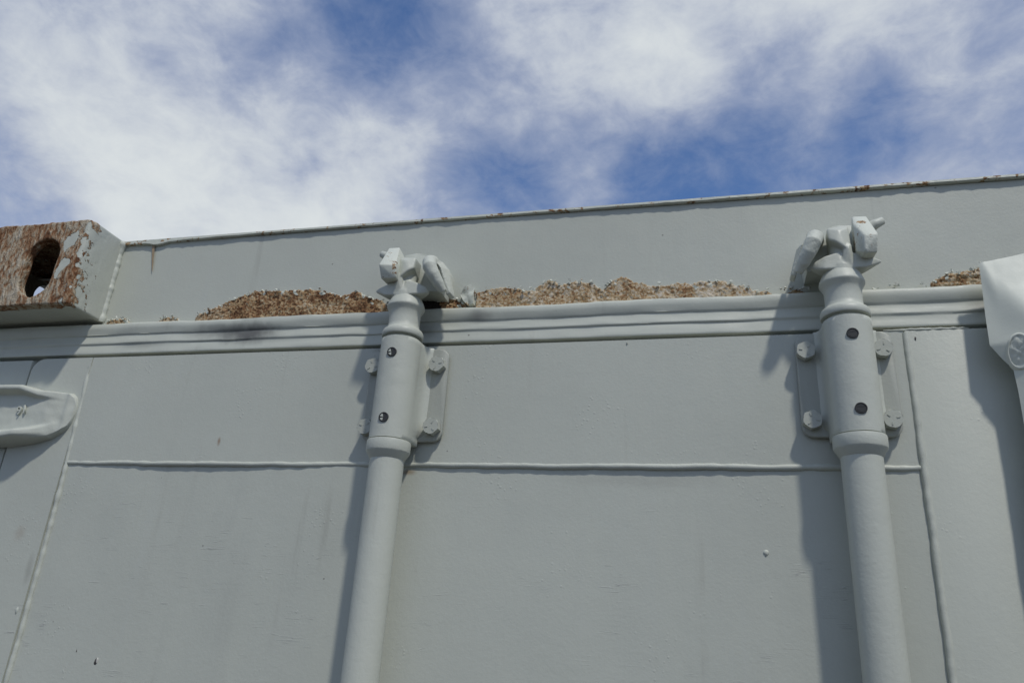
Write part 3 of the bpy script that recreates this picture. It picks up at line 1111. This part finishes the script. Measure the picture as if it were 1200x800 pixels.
# hinge blade with raised rims, reaching from the post to the door's left stile
H_TOP = [(-0.905, 0.2635), (-0.812, 0.2622), (-0.788, 0.2560), (-0.765, 0.2545), (-0.752, 0.2535), (-0.745, 0.2490), (-0.7415, 0.2410), (-0.7405, 0.2320)]
H_BOT = [(-0.905, 0.1835), (-0.820, 0.1855), (-0.790, 0.1895), (-0.765, 0.1955), (-0.752, 0.2030), (-0.745, 0.2095), (-0.7415, 0.2180), (-0.7405, 0.2310)]


def hinge_h(x, z):
    t, b = interp(H_TOP, x), interp(H_BOT, x)
    e = min(t - z, z - b)
    fade = sstep(-0.748, -0.800, x)
    web = 0.0050 + 0.0085 * sstep(-0.742, -0.775, x)
    rim_t = (0.004 + 0.0075 * sstep(-0.765, -0.815, x)) * math.exp(-((z - (t - 0.0065)) / 0.0050) ** 4)
    rim_b = (0.003 + 0.0125 * sstep(-0.758, -0.800, x)) * math.exp(-((z - (b + 0.0095)) / 0.0068) ** 4)
    end = 0.0022 * math.exp(-((x + 0.7495) / 0.004) ** 2)
    h = web + rim_t * fade + rim_b * fade + end + 0.0006 * mn.noise(Vector((x * 90, z * 90, 3)))
    return h * sstep(0.0, 0.0028, e + 0.0006) - 0.001


bm = bmesh.new()
cols = 120
rows = 64
g = []
for i in range(cols + 1):
    x = -0.905 + (0.1645) * i / cols
    t, b = interp(H_TOP, x), interp(H_BOT, x)
    g.append([bm.verts.new(Wp(x, -0.0012 - hinge_h(x, b + (t - b) * j / rows), b + (t - b) * j / rows)) for j in range(rows + 1)])
for i in range(cols):
    for j in range(rows):
        bm.faces.new((g[i][j], g[i + 1][j], g[i + 1][j + 1], g[i][j + 1]))
bmesh.ops.remove_doubles(bm, verts=bm.verts[:], dist=1e-6)
hinge = from_bm('hinge_blade', bm, M_CAST, door, 50, label='cast grey hinge blade with raised rims at the left edge')
# cast-in figures on the blade
cu = bpy.data.curves.new('casting_mark', 'FONT')
cu.body = '91'
cu.size = 0.0150
cu.extrude = 0.0012
cu.bevel_depth = 0.0002
cu.align_x = 'CENTER'
cu.align_y = 'CENTER'
to = bpy.data.objects.new('temporary', cu)
ROOT.objects.link(to)
me = evaluated(to, 'casting_mark')
bpy.data.objects.remove(to, do_unlink=True)
me.transform(Matrix.Translation(Wp(-0.8075, -0.0152, 0.2285)) @ Matrix.Rotation(math.radians(-12), 4, 'Y') @ Matrix.Rotation(math.pi / 2, 4, 'X'))
link_mesh('casting_mark', me, M_CAST, hinge, smooth=False)


# ------------------------------------------------------------------ locking bars
def hexbolt(bm, x, z, y0, rot):
    r, h = 0.0091, 0.0082
    b, f, f2 = [], [], []
    for i in range(6):
        a = rot + i * math.pi / 3
        b.append(bm.verts.new(Wp(x + r * math.cos(a), y0, z + r * math.sin(a))))
        f.append(bm.verts.new(Wp(x + r * math.cos(a), y0 - h, z + r * math.sin(a))))
    n = 24
    for i in range(n):
        a = rot + 2 * math.pi * i / n
        f2.append(bm.verts.new(Wp(x + 0.0084 * math.cos(a), y0 - h - 0.0005, z + 0.0084 * math.sin(a))))
    for i in range(6):
        j = (i + 1) % 6
        bm.faces.new((b[i], b[j], f[j], f[i]))
        ring = [f2[(i * 4 + k) % n] for k in range(5)]
        bm.faces.new([f[i], f[j]] + ring[::-1])
    bm.faces.new(f2)
    bm.faces.new(b)
    # three raised strokes on the head
    for k in range(3):
        a = rot + 0.5 + k * 2.094
        c, s = math.cos(a), math.sin(a)
        q = [(0.0032, -0.0006), (0.0062, -0.0006), (0.0062, 0.0006), (0.0032, 0.0006)]
        lo = [bm.verts.new(Wp(x + u * c - v * s, y0 - h - 0.0006, z + u * s + v * c)) for u, v in q]
        hi = [bm.verts.new(Wp(x + u * c - v * s, y0 - h - 0.0011, z + u * s + v * c)) for u, v in q]
        for i in range(4):
            j = (i + 1) % 4
            bm.faces.new((lo[i], lo[j], hi[j], hi[i]))
        bm.faces.new(hi)
        bm.faces.new(lo)


def lock_rod(x0, s, dz, label, seed, cross):
    AY = -0.030
    t = thing('lock_rod', label, 'locking bar', Wp(x0, AY, GZ + 0.10), 'vertical locking bars on the door')

    def mesh(name, bm, mat, par, sharp=35, **kw):
        return from_bm(name, bm, mat, par, sharp, **kw)
    # the pipe
    bm = bmesh.new()
    prof = [(0.0175, GZ + 0.10)]
    z = GZ + 0.2
    while z < 0.165 + dz:
        prof.append((0.0175, z))
        z += 0.03
    prof += [(0.0175, 0.168 + dz), (0.0175, 0.304 + dz)]
    lathe(bm, x0, AY, prof, 48, 0.006, seed)
    mesh('pipe', bm, M_CAST, t)
    # collar below the bracket, tapering to the pipe
    bm = bmesh.new()
    lathe(bm, x0, AY, [(0.0174, 0.1695 + dz), (0.0182, 0.1703 + dz), (0.0208, 0.1752 + dz), (0.0222, 0.1768 + dz), (0.0226, 0.1780 + dz),
                       (0.0227, 0.1870 + dz), (0.0223, 0.1884 + dz), (0.0175, 0.1886 + dz)], 56, 0.008, seed + 2)
    mesh('stop_collar', bm, M_CAST, t)
    # neck above the bracket: ring, waist, flange
    bm = bmesh.new()
    cx, cy = x0 - s * 0.0006, AY
    lathe(bm, cx, cy, [(0.0170, 0.3030 + dz), (0.0218, 0.3030 + dz), (0.0224, 0.3040 + dz), (0.0223, 0.3085 + dz), (0.0212, 0.3106 + dz),
                       (0.0186, 0.3126 + dz), (0.0174, 0.3145 + dz), (0.0170, 0.3180 + dz), (0.0169, 0.3240 + dz), (0.0172, 0.3310 + dz),
                       (0.0182, 0.3334 + dz), (0.0198, 0.3362 + dz), (0.0206, 0.3376 + dz), (0.0208, 0.3386 + dz), (0.0206, 0.3396 + dz), (0.0200, 0.3420 + dz), (0.0188, 0.3450 + dz), (0.0170, 0.3485 + dz),
                       (0.0145, 0.3540 + dz)], 56, 0.01, seed + 5)
    mesh('neck', bm, M_CAST, t, 50)
    # cam head: body between two spread wings
    bm = bmesh.new()

    def P(u, y, z):
        return (x0 + s * (u + 0.0008), y + 0.008, z + dz + 0.0040)  # head pushed back along the line of sight, offsets approximating scaling about camera
    lathe(bm, x0, AY - 0.002, [(0.0150, 0.346 + dz), (0.0146, 0.354 + dz), (0.0120, 0.362 + dz), (0.0092, 0.370 + dz), (0.0085, 0.382 + dz), (0.0075, 0.390 + dz)], 28)
    # jaw block, undercut below
    hull_round(bm, [P(-0.0118, -0.051, 0.3905), P(-0.0015, -0.0555, 0.3850), P(0.0080, -0.047, 0.3945), P(-0.0118, -0.053, 0.3770),
                    P(-0.0060, -0.0565, 0.3735), P(0.0015, -0.0570, 0.3655), P(0.0080, -0.054, 0.3640), P(0.0080, -0.050, 0.3900),
                    P(-0.0105, -0.030, 0.3925), P(0.0070, -0.030, 0.3960), P(-0.0095, -0.030, 0.3720), P(0.0070, -0.030, 0.3620)], 0.0012)
    # stem running from the jaw down to the flange
    hull(bm, [P(0.0010, -0.055, 0.3720), P(0.0045, -0.057, 0.3640), P(0.0080, -0.055, 0.3700), P(-0.0020, -0.0520, 0.3420), P(0.0085, -0.0520, 0.3420),
              P(0.0030, -0.036, 0.3440), P(0.0030, -0.036, 0.3680), P(0.0100, -0.044, 0.3420), P(-0.0035, -0.046, 0.3420)])
    # two spread wings: flat topped, thin at the tips
    hull_round(bm, [P(-0.0020, -0.0520, 0.3640), P(-0.0160, -0.0520, 0.3600), P(-0.0270, -0.0490, 0.3545), P(-0.0300, -0.0450, 0.3510), P(-0.0285, -0.0470, 0.3478),
                    P(-0.0180, -0.0525, 0.3452), P(-0.0020, -0.0540, 0.3450), P(-0.0020, -0.0330, 0.3640), P(-0.0200, -0.0360, 0.3580), P(-0.0280, -0.0390, 0.3510),
                    P(-0.0180, -0.0350, 0.3460), P(-0.0020, -0.0330, 0.3450)], 0.0016)
    hull_round(bm, [P(0.0020, -0.0520, 0.3640), P(0.0160, -0.0520, 0.3600), P(0.0300, -0.0470, 0.3572), P(0.0372, -0.0420, 0.3562), P(0.0350, -0.0430, 0.3540),
                    P(0.0200, -0.0510, 0.3462), P(0.0020, -0.0540, 0.3450), P(0.0020, -0.0330, 0.3640), P(0.0200, -0.0360, 0.3590), P(0.0340, -0.0390, 0.3562),
                    P(0.0180, -0.0350, 0.3460), P(0.0020, -0.0330, 0.3450)], 0.0014)
    me = fused(bm, 0.0008, 6, 'cam_head')
    link_mesh('cam_head', me, M_CAST, t)

    # bracket: a saddle over the bar on a plate with rounded corners
    bm = bmesh.new()
    hw, zt, zb = 0.0435, 0.2990 + dz, 0.1950 + dz
    xc = 0.1338 if s > 0 else -0.3115
    if s < 0:
        hw = 0.0455
    prof = [(-0.0275, -0.0066), (-0.0250, -0.0078), (-0.0232, -0.0105), (-0.0220, -0.0150), (-0.0215, -0.0220), (-0.0214, -0.0280)]
    for i in range(1, 18):
        a = math.pi - math.pi * i / 18
        prof.append((0.0214 * math.cos(a), AY - 0.0214 * math.sin(a)))
    prof += [(0.0214, -0.0280), (0.0216, -0.0220), (0.0222, -0.0160), (0.0236, -0.0115), (0.0262, -0.0082), (0.0300, -0.0067)]
    zs = [0.1890 + dz, 0.1897 + dz] + [0.1897 + dz + (0.3000 - 0.1904) * i / 24 for i in range(1, 24)] + [0.2992 + dz, 0.3000 + dz]
    rings = []
    foot = zb + 0.0045
    for k, z in enumerate(zs):
        shr = 0.965 if k in (0, len(zs) - 1) else 1.0
        rings.append([bm.verts.new(Wp(x0 + (x if z > foot else max(-0.0214, min(0.0214, x))) * shr, -0.0062 + (y + 0.0062) * shr + 0.0003 * mn.noise(Vector((x * 90, z * 90, seed))), z)) for x, y in prof])
    for a, b in zip(rings, rings[1:]):
        for i in range(len(prof) - 1):
            bm.faces.new((a[i], a[i + 1], b[i + 1], b[i]))
    for r in (rings[0], rings[-1]):
        inner = [bm.verts.new(Wp(x0 + (x if r is rings[-1] else max(-0.0214, min(0.0214, x))) * 0.72, max(-0.046, y * 0.8 - 0.003) if abs(x) < 0.0216 else y, r[0].co.z - CAM_H)) for x, y in prof]
        for i in range(len(prof) - 1):
            bm.faces.new((r[i], r[i + 1], inner[i + 1], inner[i]))
    saddle_bm = bm
    # plate under it
    pl = bmesh.new()
    rr = 0.011
    out = []
    for cx_, cz_, a0 in ((xc + hw - rr, zt - rr, 0), (xc - hw + rr, zt - rr, 1), (xc - hw + rr, zb + rr, 2), (xc + hw - rr, zb + rr, 3)):
        for i in range(8):
            a = (a0 + i / 7) * math.pi / 2
            out.append((cx_ + rr * math.cos(a), cz_ + rr * math.sin(a)))
    n = len(out)
    lay = []
    for y, ins in ((-0.0008, 0.0018), (-0.0024, 0.0018), (-0.0028, 0.0), (-0.0062, 0.0), (-0.0070, 0.0008)):
        lay.append([pl.verts.new(Wp(xc + (x - xc) * (1 - ins / hw), y, (z - (zt + zb) / 2) * (1 - ins / 0.052) + (zt + zb) / 2)) for x, z in out])
    for a, b in zip(lay, lay[1:]):
        for i in range(n):
            j = (i + 1) % n
            pl.faces.new((a[i], a[j], b[j], b[i]))
    pl.faces.new(lay[0])
    pl.faces.new(lay[-1])
    br = mesh('bearing_bracket', pl, M_PLATE, t, 40)
    mesh('saddle', saddle_bm, M_CAST, br, 60)
    zm = [0.2787 + dz, 0.2097 + dz]
    k = 0
    for z in zm:
        for u in ((-0.0358, 0.0324) if s > 0 else (-0.0372, 0.0370)):
            bm = bmesh.new()
            hexbolt(bm, x0 + u + 0.0003 * (k - 1), z, -0.0074, 0.3 + 0.5 * k + seed)
            mesh('bolt', bm, M_BOLT, br, 9, smooth=False)
            k += 1
    # slotted grub screws in the front of the saddle
    for z, rot in ((0.2797 + dz, 0.2), (0.2090 + dz, 0.05)):
        bm = bmesh.new()
        R0 = 0.0052
        y0 = AY - 0.0222
        n = 28
        rr_ = [(R0, y0 + 0.004), (R0, y0), (R0 * 0.86, y0 - 0.0002), (R0 * 0.80, y0 + 0.0003)]
        rings = [[bm.verts.new(Wp(x0 + r * math.cos(2 * math.pi * i / n), y, z + r * math.sin(2 * math.pi * i / n))) for i in range(n)] for r, y in rr_]
        for a, b in zip(rings, rings[1:]):
            for i in range(n):
                j = (i + 1) % n
                bm.faces.new((a[i], a[j], b[j], b[i]))
        bm.faces.new(rings[-1])
        sc = mesh('grub_screw', bm, M_DARK, br, 40)
        # what shows of the painted screw end between the slots
        bm = bmesh.new()
        wedges = ((0.25, 1.30), (1.85, 2.9), (3.4, 4.45), (5.0, 6.0)) if cross else ((0.35, 2.75), (3.5, 5.9))
        if cross:
            wedges = wedges[1:3]
        for a0, a1 in wedges:
            a0 += rot
            a1 += rot
            arc = [(0.0038 * math.cos(a0 + (a1 - a0) * q / 6), 0.0038 * math.sin(a0 + (a1 - a0) * q / 6)) for q in range(7)]
            if cross:
                arc.append((0.0006 * math.cos((a0 + a1) / 2), 0.0006 * math.sin((a0 + a1) / 2)))
            lo = [bm.verts.new(Wp(x0 + p, y0 + 0.0006, z + q)) for p, q in arc]
            hi = [bm.verts.new(Wp(x0 + p * 0.95, y0 + (-0.0003 if cross else 0.0001), z + q * 0.95)) for p, q in arc]
            m_ = len(arc)
            for i in range(m_):
                j = (i + 1) % m_
                bm.faces.new((lo[i], lo[j], hi[j], hi[i]))
            bm.faces.new(hi)
            bm.faces.new(lo)
        mesh('screw_end', bm, M_CAST if cross else M_DARK, br, 40)
    return t


lock_rod(ROD_L, -1, -0.0040, 'grey locking bar with a chipped white block at its head, the left one', 1.0, True)
lock_rod(ROD_R, 1, 0.0, 'grey locking bar beside the pale seal flap, the right one', 2.2, False)

# ------------------------------------------------------------------ right door: its seal flap overlaps the left door
rdoor = thing('container_door', 'right container door whose pale rubber seal flap overlaps the left door', 'container door',
              Vector((0.85, 0.02, GZ + CAM_H + 0.13)))
from_bm('door_panel', grid_slab(0.2915, 1.4095, GZ + 0.14, 0.302, lambda x, z: 0.0005 + wave(x, z, 0.0015, 5.0, 8.0), 0.045, 0.03), M_DOOR, rdoor)
seal(0.2915, 1.40, rdoor, 20.0)


def flap_xl(z):
    return interp([(-2.0, 0.2620), (0.10, 0.2650), (0.200, 0.2685), (0.232, 0.2690), (0.2520, 0.2685), (0.2620, 0.2615), (0.2755, 0.2535), (0.3045, 0.2545), (0.355, 0.2572), (0.40, 0.2572)], z)


def flap_y(x, z):
    d = x - flap_xl(z)
    side = -0.0220 - 0.50 * d
    if z < 0.262:
        k = sstep(0.262, 0.244, z)
        side = side * (1 - k) + k * (-0.0220 - 0.8 * d)
    plate = -0.0445 + 0.004 * sstep(0.30, 0.34, x)
    top = -0.0215 + 0.27 * (z - 0.355) - 0.03 * (x - 0.26)
    a = max(side, plate)
    k = 0.003
    h = max(0.0, min(1.0, 0.5 + 0.5 * (top - a) / k))
    yy = a * (1 - h) + top * h + k * h * (1 - h)
    h2 = 0.0012 * mn.noise(Vector((x * 40, z * 30, 1.0))) - 0.0011 * math.exp(-((x - 0.262 - 0.10 * (0.345 - z)) / 0.004) ** 2) * sstep(0.30, 0.34, z)
    return min(yy + h2, 0.006)


bm = bmesh.new()
zs = []
z = 0.359
while z > -0.1:
    zs.append(z)
    z -= 0.0022 if z > 0.15 else 0.012
while z > GZ + 0.2:
    zs.append(z)
    z -= 0.1
g = []
for z in zs:
    x0 = flap_xl(z)
    row = []
    for i in range(41):
        f = (i / 40) ** 1.5
        x = x0 + (0.350 - x0) * f
        # the top edge climbs a little to the right
        zz = z + sstep(0.33, 0.359, z) * 0.20 * (x - x0)
        row.append(bm.verts.new(Wp(x, flap_y(x, z), zz)))
    g.append(row)
for a, b in zip(g, g[1:]):
    for i in range(40):
        bm.faces.new((a[i], a[i + 1], b[i + 1], b[i]))
# turn the sheet into a moulding 3 mm thick
bmesh.ops.recalc_face_normals(bm, faces=bm.faces)
if sum(f.normal.y for f in bm.faces) > 0:
    bmesh.ops.reverse_faces(bm, faces=bm.faces[:])
bmesh.ops.solidify(bm, geom=bm.faces[:], thickness=0.003)
flap = from_bm('seal_flap', bm, M_FLAP, rdoor, 50)
# back wall of the flap's overlap, closing the gap behind it
bm = bmesh.new()
box(bm, 0.276, 0.350, -0.0175, -0.0008, GZ + 0.2, 0.300, 0.003)
from_bm('seal_web', bm, M_SEAL, rdoor)
# oval pad moulded into the flap, pitted
bm = bmesh.new()
n = 40
rings = []
ocx, ocz = 0.2730, 0.2665
for k, (f, h) in enumerate(((1.0, -0.0016), (0.97, 0.0016), (0.90, 0.0022), (0.84, 0.0018), (0.79, 0.0009), (0.70, 0.0010), (0.60, 0.0011), (0.50, 0.0012),
                            (0.40, 0.0012), (0.30, 0.0012), (0.20, 0.0012), (0.10, 0.0012))):
    ring = []
    for i in range(n):
        a = 2 * math.pi * i / n
        x = ocx + 0.0088 * f * math.cos(a)
        z = ocz + 0.0165 * f * math.sin(a)
        hh = h + (0.0011 * mn.noise(Vector((x * 330, z * 330, 2))) + 0.0005 * mn.noise(Vector((x * 800, z * 800, 5)))) * (1 if f < 0.82 else 0.3)
        ring.append(bm.verts.new(Wp(x, flap_y(x, z) - hh, z)))
    rings.append(ring)
for a, b in zip(rings, rings[1:]):
    for i in range(n):
        j = (i + 1) % n
        bm.faces.new((a[i], a[j], b[j], b[i]))
bm.faces.new(rings[-1])
from_bm('oval_pad', bm, M_FLAP, flap, 60)
